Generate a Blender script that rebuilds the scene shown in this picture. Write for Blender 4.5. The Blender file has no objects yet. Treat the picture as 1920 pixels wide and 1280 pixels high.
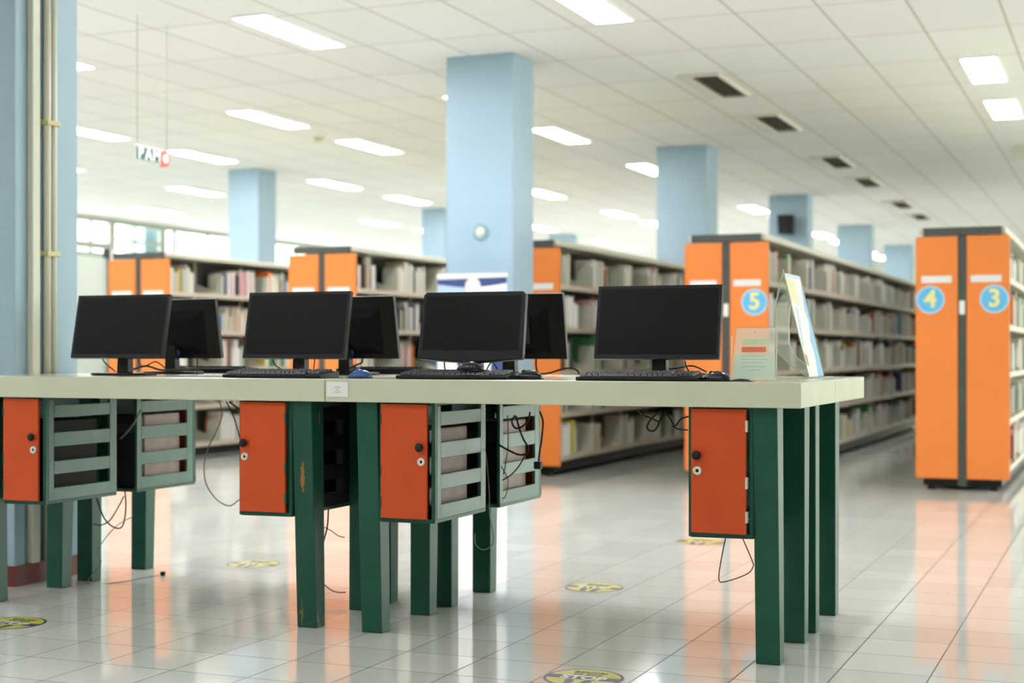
import bpy, bmesh, math, random
from mathutils import Matrix, Vector
R = math.radians
random.seed(11)
C = bpy.context.scene.collection
sc = bpy.context.scene

# ------------------------------------------------------------------ camera
F, HZ, EYE = 2800.0, 660.0, 1.10
A = math.atan(1155 / F)
ca, sa = math.cos(A), math.sin(A)
cam = bpy.data.cameras.new('camera')
cam.sensor_width = 36
cam.lens = F / 1920 * 36
cam.shift_y = 20 / 1920
cam.clip_start, cam.clip_end = 0.05, 300
cam.dof.use_dof = True
cam.dof.focus_distance = 5.35
cam.dof.aperture_fstop = 2.1
cam.dof.aperture_blades = 9
camo = bpy.data.objects.new('camera', cam)
camo.location = (0, 0, EYE)
camo.rotation_euler = (R(90), 0, A)
C.objects.link(camo)
sc.camera = camo

def proj(X, Y, Z):
    r = X * ca + Y * sa; d = -X * sa + Y * ca
    return 960 + F * r / d, HZ - F * (Z - EYE) / d, d
def PY(px, py, Y):                       # the place seen at a point of the photo, on the plane Y
    q = (px - 960) / F
    X = (q * Y * ca - Y * sa) / (ca + q * sa); d = -X * sa + Y * ca
    return (X, Y, EYE - (py - HZ) * d / F)

# ------------------------------------------------------------------ materials
def lin(c):
    return tuple(((v / 255) / 12.92 if v / 255 <= .04045 else ((v / 255 + .055) / 1.055) ** 2.4) for v in c)
def mat(name, col, rough=.5, spec=.5, metal=0, var=0.0, vscale=6, coat=0, emit=None, bump=0, bscale=80):
    m = bpy.data.materials.new(name); m.use_nodes = True
    nt = m.node_tree; b = nt.nodes['Principled BSDF']
    b.inputs['Base Color'].default_value = (*col, 1)
    b.inputs['Roughness'].default_value = rough
    b.inputs['Specular IOR Level'].default_value = spec
    b.inputs['Metallic'].default_value = metal
    b.inputs['Coat Weight'].default_value = coat
    b.inputs['Coat Roughness'].default_value = .08
    if emit:
        b.inputs['Emission Color'].default_value = (*emit[:3], 1)
        b.inputs['Emission Strength'].default_value = emit[3]
    if var or bump:
        tc = nt.nodes.new('ShaderNodeTexCoord')
        n = nt.nodes.new('ShaderNodeTexNoise'); n.inputs['Scale'].default_value = vscale
        n.inputs['Detail'].default_value = 5
        nt.links.new(tc.outputs['Object'], n.inputs['Vector'])
    if var:
        mr = nt.nodes.new('ShaderNodeMapRange')
        mr.inputs['From Min'].default_value = .3; mr.inputs['From Max'].default_value = .7
        mr.inputs['To Min'].default_value = 1 - var; mr.inputs['To Max'].default_value = 1 + var
        nt.links.new(n.outputs['Fac'], mr.inputs['Value'])
        mx = nt.nodes.new('ShaderNodeVectorMath'); mx.operation = 'SCALE'
        mx.inputs[0].default_value = col
        nt.links.new(mr.outputs[0], mx.inputs['Scale'])
        nt.links.new(mx.outputs[0], b.inputs['Base Color'])
    if bump:
        n2 = nt.nodes.new('ShaderNodeTexNoise'); n2.inputs['Scale'].default_value = bscale
        nt.links.new(tc.outputs['Object'], n2.inputs['Vector'])
        bp = nt.nodes.new('ShaderNodeBump'); bp.inputs['Strength'].default_value = bump
        bp.inputs['Distance'].default_value = .002
        nt.links.new(n2.outputs['Fac'], bp.inputs['Height'])
        nt.links.new(bp.outputs[0], b.inputs['Normal'])
    return m

def grid_fac(nt, sx, sy, ox, oy, w):
    """1 on the joints of a grid of pitch sx, sy whose lines pass through ox, oy"""
    tc = nt.nodes.new('ShaderNodeNewGeometry')
    sp = nt.nodes.new('ShaderNodeSeparateXYZ'); nt.links.new(tc.outputs['Position'], sp.inputs[0])
    outs, cells = [], []
    for ax, s_, o_ in (('X', sx, ox), ('Y', sy, oy)):
        a = nt.nodes.new('ShaderNodeMath'); a.operation = 'SUBTRACT'; a.inputs[1].default_value = o_
        nt.links.new(sp.outputs[ax], a.inputs[0])
        d = nt.nodes.new('ShaderNodeMath'); d.operation = 'DIVIDE'; d.inputs[1].default_value = s_
        nt.links.new(a.outputs[0], d.inputs[0])
        p = nt.nodes.new('ShaderNodeMath'); p.operation = 'PINGPONG'; p.inputs[1].default_value = .5
        nt.links.new(d.outputs[0], p.inputs[0])
        l = nt.nodes.new('ShaderNodeMath'); l.operation = 'LESS_THAN'; l.inputs[1].default_value = w / s_ / 2
        nt.links.new(p.outputs[0], l.inputs[0]); outs.append(l)
        fl = nt.nodes.new('ShaderNodeMath'); fl.operation = 'FLOOR'; nt.links.new(d.outputs[0], fl.inputs[0]); cells.append(fl)
    mxm = nt.nodes.new('ShaderNodeMath'); mxm.operation = 'MAXIMUM'
    nt.links.new(outs[0].outputs[0], mxm.inputs[0]); nt.links.new(outs[1].outputs[0], mxm.inputs[1])
    cv = nt.nodes.new('ShaderNodeCombineXYZ')
    nt.links.new(cells[0].outputs[0], cv.inputs[0]); nt.links.new(cells[1].outputs[0], cv.inputs[1])
    wn = nt.nodes.new('ShaderNodeTexWhiteNoise'); nt.links.new(cv.outputs[0], wn.inputs['Vector'])
    return mxm.outputs[0], wn.outputs['Value']

def tile_mat(name, col, joint, sx, sy, ox, oy, w, rough, spec, var, jrough=.6, tilt=0):
    m = mat(name, col, rough, spec); nt = m.node_tree; b = nt.nodes['Principled BSDF']
    fac, rnd = grid_fac(nt, sx, sy, ox, oy, w)
    mr = nt.nodes.new('ShaderNodeMapRange'); mr.inputs['To Min'].default_value = 1 - var; mr.inputs['To Max'].default_value = 1 + var
    nt.links.new(rnd, mr.inputs['Value'])
    vm = nt.nodes.new('ShaderNodeVectorMath'); vm.operation = 'SCALE'; vm.inputs[0].default_value = col
    nt.links.new(mr.outputs[0], vm.inputs['Scale'])
    mx = nt.nodes.new('ShaderNodeMix'); mx.data_type = 'RGBA'
    nt.links.new(fac, mx.inputs['Factor']); nt.links.new(vm.outputs[0], mx.inputs['A'])
    mx.inputs['B'].default_value = (*joint, 1)
    nt.links.new(mx.outputs['Result'], b.inputs['Base Color'])
    mr2 = nt.nodes.new('ShaderNodeMapRange'); mr2.inputs['To Min'].default_value = rough; mr2.inputs['To Max'].default_value = jrough
    nt.links.new(fac, mr2.inputs['Value']); nt.links.new(mr2.outputs[0], b.inputs['Roughness'])
    inv = nt.nodes.new('ShaderNodeMath'); inv.operation = 'SUBTRACT'; inv.inputs[0].default_value = 1
    nt.links.new(fac, inv.inputs[1])
    bp = nt.nodes.new('ShaderNodeBump'); bp.inputs['Strength'].default_value = .6; bp.inputs['Distance'].default_value = .002
    nt.links.new(inv.outputs[0], bp.inputs['Height'])
    if tilt:
        g = nt.nodes.new('ShaderNodeNewGeometry')
        nz = nt.nodes.new('ShaderNodeTexNoise'); nz.inputs['Scale'].default_value = 5
        nt.links.new(g.outputs['Position'], nz.inputs['Vector'])
        b2 = nt.nodes.new('ShaderNodeBump'); b2.inputs['Strength'].default_value = tilt; b2.inputs['Distance'].default_value = .004
        nt.links.new(nz.outputs['Fac'], b2.inputs['Height']); nt.links.new(bp.outputs[0], b2.inputs['Normal'])
        nt.links.new(b2.outputs[0], b.inputs['Normal'])
    else:
        nt.links.new(bp.outputs[0], b.inputs['Normal'])
    return m

def glass_mat(name, tint=(.9, .95, .93), gloss=.12, rough=.02):
    m = bpy.data.materials.new(name); m.use_nodes = True; nt = m.node_tree; nt.nodes.clear()
    o = nt.nodes.new('ShaderNodeOutputMaterial'); t = nt.nodes.new('ShaderNodeBsdfTransparent'); t.inputs[0].default_value = (*tint, 1)
    g = nt.nodes.new('ShaderNodeBsdfGlossy'); g.inputs['Roughness'].default_value = rough
    f0 = nt.nodes.new('ShaderNodeFresnel'); f0.inputs['IOR'].default_value = 1.45
    ge = nt.nodes.new('ShaderNodeNewGeometry')           # reflect on the face that is entered only
    iv = nt.nodes.new('ShaderNodeMath'); iv.operation = 'SUBTRACT'; iv.inputs[0].default_value = 1
    nt.links.new(ge.outputs['Backfacing'], iv.inputs[1])
    f = nt.nodes.new('ShaderNodeMath'); f.operation = 'MULTIPLY'
    nt.links.new(f0.outputs[0], f.inputs[0]); nt.links.new(iv.outputs[0], f.inputs[1])
    mx = nt.nodes.new('ShaderNodeMixShader')
    nt.links.new(f.outputs[0], mx.inputs[0]); nt.links.new(t.outputs[0], mx.inputs[1]); nt.links.new(g.outputs[0], mx.inputs[2])
    nt.links.new(mx.outputs[0], o.inputs[0])
    return m
def film_mat(name, col, fac, rough=.5):      # a translucent sheet: part diffuse, part see-through
    m = bpy.data.materials.new(name); m.use_nodes = True; nt = m.node_tree; nt.nodes.clear()
    o = nt.nodes.new('ShaderNodeOutputMaterial'); t = nt.nodes.new('ShaderNodeBsdfTransparent'); t.inputs[0].default_value = (.97, .98, .97, 1)
    g = nt.nodes.new('ShaderNodeBsdfPrincipled'); g.inputs['Base Color'].default_value = (*col, 1); g.inputs['Roughness'].default_value = rough
    tr = nt.nodes.new('ShaderNodeBsdfTranslucent'); tr.inputs[0].default_value = (*col, 1)
    m1 = nt.nodes.new('ShaderNodeMixShader'); m1.inputs[0].default_value = .4
    nt.links.new(g.outputs[0], m1.inputs[1]); nt.links.new(tr.outputs[0], m1.inputs[2])
    mx = nt.nodes.new('ShaderNodeMixShader'); mx.inputs[0].default_value = fac
    nt.links.new(t.outputs[0], mx.inputs[1]); nt.links.new(m1.outputs[0], mx.inputs[2]); nt.links.new(mx.outputs[0], o.inputs[0])
    return m
def emit_mat(name, col, strength):
    m = bpy.data.materials.new(name); m.use_nodes = True; nt = m.node_tree; nt.nodes.clear()
    o = nt.nodes.new('ShaderNodeOutputMaterial'); e = nt.nodes.new('ShaderNodeEmission')
    e.inputs[0].default_value = (*col, 1); e.inputs[1].default_value = strength
    nt.links.new(e.outputs[0], o.inputs[0]); return m

M = {}
M['floor'] = tile_mat('floor_tiles', (.70, .71, .66), (.12, .10, .075), .305, .3015, -.62, 4.93, .005, .07, .5, .05, .5, .05)
M['ceiling'] = tile_mat('ceiling_tiles', (.755, .755, .715), (.50, .49, .43), .6, 1.165, -2.03, 11.76, .02, .8, .2, .02, .8)
M['wall'] = mat('wall_paint', (.78, .78, .70), .7, .3, var=.03, vscale=2)
M['blue'] = mat('column_blue_paint', (.33, .455, .545), .45, .4, var=.05, vscale=1.5)
M['skirt'] = mat('skirting_red', (.16, .025, .02), .4)
M['cream'] = mat('cream_laminate', (.60, .61, .46), .22, .5, var=.04, vscale=5, coat=.25)
M['green'] = mat('green_gloss_paint', (.012, .082, .053), .3, .3, var=.10, vscale=9, bump=.05)
M['green2'] = mat('green_gloss_paint_slats', (.030, .125, .085), .3, .45, var=.10, vscale=9, coat=.1, bump=.05)
M['red'] = mat('orange_red_paint', (.60, .072, .010), .4, .4, var=.05, vscale=7)
M['orange'] = mat('orange_panel_paint', (.86, .245, .048), .4, .4, var=.03, vscale=2)
M['dark'] = mat('charcoal_steel', (.065, .072, .062), .45, .5)
M['shelfcream'] = mat('cream_shelf_steel', (.62, .60, .48), .4, .5)
M['shelfedge'] = mat('shelf_edge_strip', (.66, .57, .46), .4, .5)
M['black'] = mat('black_plastic', (.008, .008, .008), .38, .25)
M['blackrough'] = mat('black_matt_plastic_and_shade', (.012, .012, .011), .6, .3)
M['screen'] = mat('screen_glass', (.012, .0125, .0105), .34, .08)
M['screenback'] = mat('screen_back_plastic', (.006, .006, .006), .5, .12)
M['greystrip'] = mat('dark_grey_strip', (.03, .03, .026), .5, .3)
M['key'] = mat('keycaps_black', (.012, .012, .012), .3, .5)
M['chrome'] = mat('chrome', (.7, .7, .68), .2, .5, metal=1)
M['lockwhite'] = mat('lock_pale_metal', (.72, .71, .64), .3, .5)
M['white'] = mat('white_plastic', (.80, .80, .78), .4, .5)
M['whitepaper'] = mat('white_paper', (.82, .82, .80), .7, .3)
M['pinkbeige'] = mat('computer_case_beige', (.42, .31, .27), .45, .4, var=.12, vscale=12)
M['cable'] = mat('black_cable_rubber', (.012, .011, .010), .45, .4)
M['greycable'] = mat('grey_cable_rubber', (.22, .22, .19), .45, .4)
M['discblue'] = mat('number_disc_blue', (.13, .50, .80), .4)
M['discrim'] = mat('number_disc_pale_rim', (.50, .72, .90), .4)
M['digit'] = mat('digit_yellow', (.88, .80, .33), .5)
M['pipe'] = mat('pipe_cream', (.62, .61, .50), .35, .5)
M['clamp'] = mat('clamp_yellowed', (.55, .50, .25), .4, .5)
M['bookend'] = mat('bookend_grey_green', (.55, .56, .46), .45, .4)
M['yellow'] = mat('sticker_yellow', (.56, .52, .05), .35, .5)
M['purple'] = mat('sticker_purple', (.045, .03, .10), .35, .5)
M['stickerwhite'] = mat('sticker_white', (.75, .75, .75), .35, .5)
M['stickerblack'] = mat('sticker_black', (.03, .028, .03), .35, .5)
M['stickerfilm'] = mat('sticker_clear_margin', (.62, .62, .55), .2, .5)
M['vent'] = mat('vent_dark_slat', (.26, .235, .165), .5)
M['ventframe'] = mat('vent_frame_beige', (.66, .63, .54), .5)
M['fixture'] = mat('fixture_white_frame', (.85, .85, .82), .5)
M['lamp'] = emit_mat('fluorescent_diffuser', (.985, .98, 1.02), 16.0)
M['navy'] = mat('banner_navy', (.035, .06, .20), .5)
M['bannerblue'] = mat('banner_pale_blue', (.40, .52, .72), .5)
M['emblem'] = mat('banner_emblem', (.74, .70, .62), .5)
M['signred'] = mat('sign_red', (.80, .13, .10), .4)
M['signdark'] = mat('sign_dark_green', (.06, .13, .11), .4)
M['signgrey'] = mat('sign_grey', (.50, .55, .52), .4)
M['glass'] = glass_mat('window_glass')
M['acrylic'] = glass_mat('clear_acrylic', (.97, .985, .975))
M['acryledge'] = mat('acrylic_edge', (.55, .60, .42), .2, .6)
M['frost'] = film_mat('frosted_glass', (.75, .79, .73), .85, .4)
M['film'] = film_mat('printed_film', (.95, .86, .80), .36)
M['filmpaper'] = film_mat('paper_behind_acrylic', (.84, .90, .83), .93)
M['bandgreen'] = film_mat('printed_green_band', (.74, .88, .68), .85)
M['bandred'] = film_mat('printed_red_band', (.90, .28, .16), .8)
M['printgrey'] = mat('print_grey', (.42, .48, .42), .6)
M['postyellow'] = mat('poster_yellow', (.80, .74, .42), .45)
M['postblue'] = mat('poster_blue', (.22, .50, .80), .45)
M['postpale'] = mat('poster_pale_blue', (.55, .66, .80), .45)
M['postwhite'] = mat('poster_white', (.84, .84, .84), .45)
M['postbrown'] = mat('poster_brown', (.45, .25, .15), .45)
M['winframe'] = mat('window_frame_grey_green', (.36, .38, .31), .5)
M['mousedark'] = mat('mouse_gloss_black', (.012, .012, .014), .18, .5)
M['mouseblue'] = mat('mouse_gloss_blue', (.03, .10, .32), .15, .5)

# green paint of the legs chipped down to ochre wood in elongated patches
def worn_green():
    m = mat('worn_green_paint', (.012, .078, .052), .35, .3); nt = m.node_tree; b = nt.nodes['Principled BSDF']
    tc = nt.nodes.new('ShaderNodeTexCoord'); mp = nt.nodes.new('ShaderNodeMapping'); mp.inputs['Scale'].default_value = (1, 1, .22)
    nt.links.new(tc.outputs['Object'], mp.inputs[0])
    n = nt.nodes.new('ShaderNodeTexNoise'); n.inputs['Scale'].default_value = 34; n.inputs['Detail'].default_value = 4; n.inputs['Roughness'].default_value = .6
    nt.links.new(mp.outputs[0], n.inputs['Vector'])
    sp = nt.nodes.new('ShaderNodeSeparateXYZ'); nt.links.new(tc.outputs['Object'], sp.inputs[0])
    lo = nt.nodes.new('ShaderNodeMapRange'); lo.inputs['From Min'].default_value = .0; lo.inputs['From Max'].default_value = .34
    lo.inputs['To Min'].default_value = .555; lo.inputs['To Max'].default_value = .72
    nt.links.new(sp.outputs['Z'], lo.inputs['Value'])
    g = nt.nodes.new('ShaderNodeMath'); g.operation = 'GREATER_THAN'
    nt.links.new(n.outputs['Fac'], g.inputs[0]); nt.links.new(lo.outputs[0], g.inputs[1])
    # one large chip at about two thirds of the height
    mp2 = nt.nodes.new('ShaderNodeMapping'); nt.links.new(tc.outputs['Object'], mp2.inputs[0])
    mp2.inputs['Location'].default_value = (3.036 * 55, 0, -.60 * 9); mp2.inputs['Scale'].default_value = (55, 0, 9)
    ln = nt.nodes.new('ShaderNodeVectorMath'); ln.operation = 'LENGTH'; nt.links.new(mp2.outputs[0], ln.inputs[0])
    ad = nt.nodes.new('ShaderNodeMath'); ad.operation = 'ADD'; nt.links.new(ln.outputs['Value'], ad.inputs[0])
    n2 = nt.nodes.new('ShaderNodeTexNoise'); n2.inputs['Scale'].default_value = 60; nt.links.new(tc.outputs['Object'], n2.inputs['Vector'])
    nt.links.new(n2.outputs['Fac'], ad.inputs[1])
    l2 = nt.nodes.new('ShaderNodeMath'); l2.operation = 'LESS_THAN'; l2.inputs[1].default_value = 1.0; nt.links.new(ad.outputs[0], l2.inputs[0])
    mxm = nt.nodes.new('ShaderNodeMath'); mxm.operation = 'MAXIMUM'; nt.links.new(g.outputs[0], mxm.inputs[0]); nt.links.new(l2.outputs[0], mxm.inputs[1])
    mx = nt.nodes.new('ShaderNodeMix'); mx.data_type = 'RGBA'
    mx.inputs['A'].default_value = (.012, .075, .050, 1); mx.inputs['B'].default_value = (.30, .15, .035, 1)
    nt.links.new(mxm.outputs[0], mx.inputs['Factor']); nt.links.new(mx.outputs['Result'], b.inputs['Base Color'])
    return m
M['worn'] = worn_green()

# ------------------------------------------------------------------ mesh helpers
OFF = {}
class MB:
    def __init__(s, Mx=None):
        s.v, s.f, s.sm, s.mi, s.M, s.cur = [], [], [], [], Mx, 0
    def add(s, vs, fs, smooth=False):
        o = len(s.v)
        s.v += [tuple(s.M @ Vector(p)) if s.M else tuple(p) for p in vs]
        for f in fs:
            s.f.append(tuple(i + o for i in f)); s.sm.append(smooth); s.mi.append(s.cur)
        return s
    def frustum(s, b, t, z0, z1):
        vs = [(b[0], b[2], z0), (b[1], b[2], z0), (b[1], b[3], z0), (b[0], b[3], z0), (t[0], t[2], z1), (t[1], t[2], z1), (t[1], t[3], z1), (t[0], t[3], z1)]
        return s.add(vs, [(3, 2, 1, 0), (4, 5, 6, 7), (0, 1, 5, 4), (1, 2, 6, 5), (2, 3, 7, 6), (3, 0, 4, 7)])
    def box(s, x0, x1, y0, y1, z0, z1):
        return s.frustum((x0, x1, y0, y1), (x0, x1, y0, y1), z0, z1)
    def prism(s, poly, axis, a0, a1, smooth=False):
        """poly in the two remaining axes, extruded along axis from a0 to a1"""
        def P(u, v, a):
            return {'x': (a, u, v), 'y': (u, a, v), 'z': (u, v, a)}[axis]
        n = len(poly)
        vs = [P(u, v, a0) for u, v in poly] + [P(u, v, a1) for u, v in poly]
        s.add(vs, [tuple(range(n))[::-1], tuple(range(n, 2 * n))])
        s.add(vs, [(i, (i + 1) % n, n + (i + 1) % n, n + i) for i in range(n)], smooth)
        return s
    def cyl(s, c, axis, r, a0, a1, seg=24, ry=None):
        ry = ry or r
        return s.prism([(c[0] + r * math.cos(2 * math.pi * i / seg), c[1] + ry * math.sin(2 * math.pi * i / seg)) for i in range(seg)], axis, a0, a1, True)
    def ring(s, c, axis, ro, ri, a0, a1, seg=28):
        def P(u, v, a):
            return {'x': (a, u, v), 'y': (u, a, v), 'z': (u, v, a)}[axis]
        vs = []
        for r, a in ((ro, a0), (ro, a1), (ri, a1), (ri, a0)):
            vs += [P(c[0] + r * math.cos(2 * math.pi * i / seg), c[1] + r * math.sin(2 * math.pi * i / seg), a) for i in range(seg)]
        fs = []
        for k in range(4):
            for i in range(seg):
                fs.append((k * seg + i, k * seg + (i + 1) % seg, ((k + 1) % 4) * seg + (i + 1) % seg, ((k + 1) % 4) * seg + i))
        return s.add(vs, fs)
    def tube(s, pts, r, seg=7):
        pts = [Vector(p) for p in pts]; n = len(pts); vs, fs = [], []
        up = Vector((.31, .22, .92))
        for i, p in enumerate(pts):
            d = (pts[min(i + 1, n - 1)] - pts[max(i - 1, 0)]).normalized()
            a = d.cross(up)
            if a.length < .05: a = d.cross(Vector((1, 0, 0)))
            a.normalize(); b = d.cross(a)
            for k in range(seg):
                t = 2 * math.pi * k / seg
                vs.append(p + a * (r * math.cos(t)) + b * (r * math.sin(t)))
        for i in range(n - 1):
            for k in range(seg):
                fs.append((i * seg + k, i * seg + (k + 1) % seg, (i + 1) * seg + (k + 1) % seg, (i + 1) * seg + k))
        fs += [tuple(range(seg))[::-1], tuple(range((n - 1) * seg, n * seg))]
        return s.add(vs, fs, True)
    def lathe(s, prof, seg=24, c=(0, 0, 0)):
        vs, fs, n = [], [], len(prof)
        for k in range(seg):
            t = 2 * math.pi * k / seg
            vs += [(c[0] + r * math.cos(t), c[1] + r * math.sin(t), c[2] + z) for r, z in prof]
        for k in range(seg):
            for i in range(n - 1):
                a, b = k * n + i, ((k + 1) % seg) * n + i
                fs.append((a, b, b + 1, a + 1))
        return s.add(vs, fs, True)
    def mesh(s, name, mats, off=(0, 0, 0), bevel=0, bseg=2):
        me = bpy.data.meshes.new(name)
        me.from_pydata([(v[0] - off[0], v[1] - off[1], v[2] - off[2]) for v in s.v], [], s.f)
        for m in mats: me.materials.append(m)
        for p, sm, mi in zip(me.polygons, s.sm, s.mi):
            p.use_smooth = sm; p.material_index = mi
        bm = bmesh.new(); bm.from_mesh(me)
        bmesh.ops.remove_doubles(bm, verts=bm.verts, dist=1e-6)
        bmesh.ops.recalc_face_normals(bm, faces=bm.faces)
        if bevel:
            es = [e for e in bm.edges if len(e.link_faces) == 2 and e.calc_face_angle(0) > .6]
            bmesh.ops.bevel(bm, geom=es, offset=bevel, segments=bseg, affect='EDGES', profile=.5, clamp_overlap=True)
        bm.to_mesh(me); bm.free(); me.update()
        return me
    def build(s, name, mats, parent=None, local=False, bevel=0, bseg=2):
        """a part in world coordinates under a thing's Empty (or in its own, local=True); without parent a thing of one mesh, its origin at its base"""
        if not isinstance(mats, (list, tuple)): mats = [mats]
        if parent is not None:
            off = (0, 0, 0) if local else OFF[parent.name]
        elif local:
            off = (0, 0, 0)
        else:
            xs, ys, zs = zip(*s.v); off = ((min(xs) + max(xs)) / 2, (min(ys) + max(ys)) / 2, min(zs))
        o = bpy.data.objects.new(name, s.mesh(name, mats, off, bevel, bseg)); C.objects.link(o)
        if parent is not None:
            o.parent = parent; OFF[o.name] = off
        elif not local:
            o.location = off
        return o

def tag(o, label=None, cat=None, group=None, kind=None):
    if label: o['label'] = label
    if cat: o['category'] = cat
    if group: o['group'] = group
    if kind: o['kind'] = kind
    return o
def empty(name, loc, label, cat, group=None, rz=0):
    o = bpy.data.objects.new(name, None); o.location = loc; o.rotation_euler = (0, 0, rz); o.empty_display_size = .1
    C.objects.link(o); OFF[o.name] = tuple(loc)
    return tag(o, label, cat, group)
def copy_tree(o, loc, rz, label, group=None):
    def cp(x, par):
        c = x.copy(); C.objects.link(c)
        if par is not None: c.parent = par
        for ch in list(x.children): cp(ch, c)
        return c
    r = cp(o, None); r.location = loc; r.rotation_euler = (0, 0, rz); r['label'] = label
    if group: r['group'] = group
    return r
def text_mesh(txt, size, thick=.001, fat=0.0):
    """verts and faces of a word in the XY plane, centred, for use in an MB"""
    cu = bpy.data.curves.new('lettering', 'FONT'); cu.body = txt; cu.size = size; cu.extrude = thick / 2; cu.offset = fat
    cu.align_x = 'CENTER'; cu.align_y = 'CENTER'
    o = bpy.data.objects.new('lettering', cu); C.objects.link(o)
    dg = bpy.context.evaluated_depsgraph_get(); dg.update()
    me = bpy.data.meshes.new_from_object(o.evaluated_get(dg))
    vs = [tuple(v.co) for v in me.vertices]; fs = [tuple(p.vertices) for p in me.polygons]
    bpy.data.objects.remove(o); bpy.data.curves.remove(cu); bpy.data.meshes.remove(me)
    return vs, fs
def smooth_path(pts, n=8):
    pts = [Vector(p) for p in pts]
    if len(pts) < 3: return pts
    q = [pts[0] * 2 - pts[1]] + pts + [pts[-1] * 2 - pts[-2]]; out = []
    for i in range(1, len(q) - 2):
        a, b, c, d = q[i - 1:i + 3]
        for k in range(n):
            t = k / n
            out.append(.5 * ((2 * b) + (c - a) * t + (2 * a - 5 * b + 4 * c - d) * t * t + (3 * b - a - 3 * c + d) * t ** 3))
    return out + [pts[-1]]
ONES = 'zero first second third fourth fifth sixth seventh eighth ninth tenth eleventh twelfth thirteenth fourteenth fifteenth sixteenth seventeenth eighteenth nineteenth'.split()
TENS = {2: 'twent', 3: 'thirt', 4: 'fort', 5: 'fift', 6: 'sixt', 7: 'sevent', 8: 'eight', 9: 'ninet'}
def nth(n):
    if n < 20: return ONES[n]
    if n > 99: return nth(n // 100).replace('first', 'hundred and') + (' ' + nth(n % 100) if n % 100 else '')
    return TENS[n // 10] + 'ieth' if n % 10 == 0 else TENS[n // 10] + 'y-' + ONES[n % 10]

# ------------------------------------------------------------------ setting
CEIL = 3.55
XL, XR, YN, YF = -17.0, 10.0, -6.0, 45.0
def struct(mb, name, m, **k):
    return tag(mb.build(name, m, **k), kind='structure')
struct(MB().box(XL, XR, YN, YF, -.12, 0), 'floor', M['floor'])
struct(MB().box(XL, XR, YN, YF, CEIL, CEIL + .12), 'ceiling', M['ceiling'])
struct(MB().box(XL - .2, XR + .2, YF, YF + .2, -.12, CEIL + .12), 'wall_far', M['wall'])
# left wall: solid below, a long band of clerestory windows up to the ceiling
WZ0, WZ1 = 2.80, 3.52
WY0, WY1 = -2.0, 44.0
struct(MB().box(XL - .2, XL, YN, YF, -.12, WZ0).box(XL - .2, XL, YN, WY0, WZ0, CEIL + .12).box(XL - .2, XL, WY1, YF, WZ0, CEIL + .12)
       .box(XL - .2, XL, WY0, WY1, WZ1, CEIL + .12), 'wall_left', M['wall'])
# right wall and near wall with tall windows, outside the picture, that let the daylight in
def wall_windows(axis, pos0, pos1, u0, u1, openings, z0, z1, name):
    mb = MB()
    def bx(a0, a1, zz0, zz1):
        if axis == 'x': mb.box(pos0, pos1, a0, a1, zz0, zz1)
        else: mb.box(a0, a1, pos0, pos1, zz0, zz1)
    bx(u0, u1, -.12, z0); bx(u0, u1, z1, CEIL + .12)
    cur = u0
    for a, b in openings:
        bx(cur, a, z0, z1); cur = b
    bx(cur, u1, z0, z1)
    struct(mb, name, M['wall'])
right_open = [(8 + 6 * i, 13.4 + 6 * i) for i in range(6)]
wall_windows('x', XR, XR + .2, YN, YF, right_open, .9, 3.0, 'wall_right')
struct(MB().box(XL - .2, XR + .2, YN - .2, YN, -.12, CEIL + .12), 'wall_near', M['wall'])
nwin = 0
def window(axis, pos, a, b, z0, z1, panes, transom=None, fr=.09):
    global nwin
    nwin += 1
    f, g = MB(), MB()
    def bx(mb, a0, a1, zz0, zz1, d):
        if axis == 'x': mb.box(pos - d, pos + d, a0, a1, zz0, zz1)
        else: mb.box(a0, a1, pos - d, pos + d, zz0, zz1)
    bx(f, a, b, z0, z0 + fr, .035); bx(f, a, b, z1 - fr, z1, .035)
    xs = [a] + panes + [b]
    for i, x in enumerate(xs):
        h = fr if i in (0, len(xs) - 1) else fr * .7
        lo = x if i == 0 else (x - h if i == len(xs) - 1 else x - h / 2)
        bx(f, lo, lo + h, z0 + fr, z1 - fr, .035)
    if transom: bx(f, a + fr, b - fr, transom - .025, transom + .025, .03)
    bx(g, a + fr * .5, b - fr * .5, z0 + fr * .5, z1 - fr * .5, .004)
    o = tag(f.build('window_%d' % nwin, M['winframe']), kind='structure')
    OFF[o.name] = tuple(o.location)
    g.build('window_pane', M['glass'], o)
for a, b, panes in ((-2, 4, [0, 2]), (4.0, 10.3, [6, 8]), (10.3, 16.2, [12, 14]), (16.2, 22.3, [17.6, 19, 20.4, 21.72]), (22.3, 23.85, [22.97]), (23.85, 29.6, [24.25, 25.36, 26.5, 27.7]),
                    (29.6, 35.6, [31, 32.5, 34]), (35.6, 44, [37, 39, 41])):
    window('x', XL - .08, a, b, WZ0, WZ1, panes, 3.05 if a == 16.2 else (3.15 if a == 22.3 else None))
for a, b in right_open: window('x', XR + .1, a, b, .9, 3.0, [a + 1.8, a + 3.6])

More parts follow.
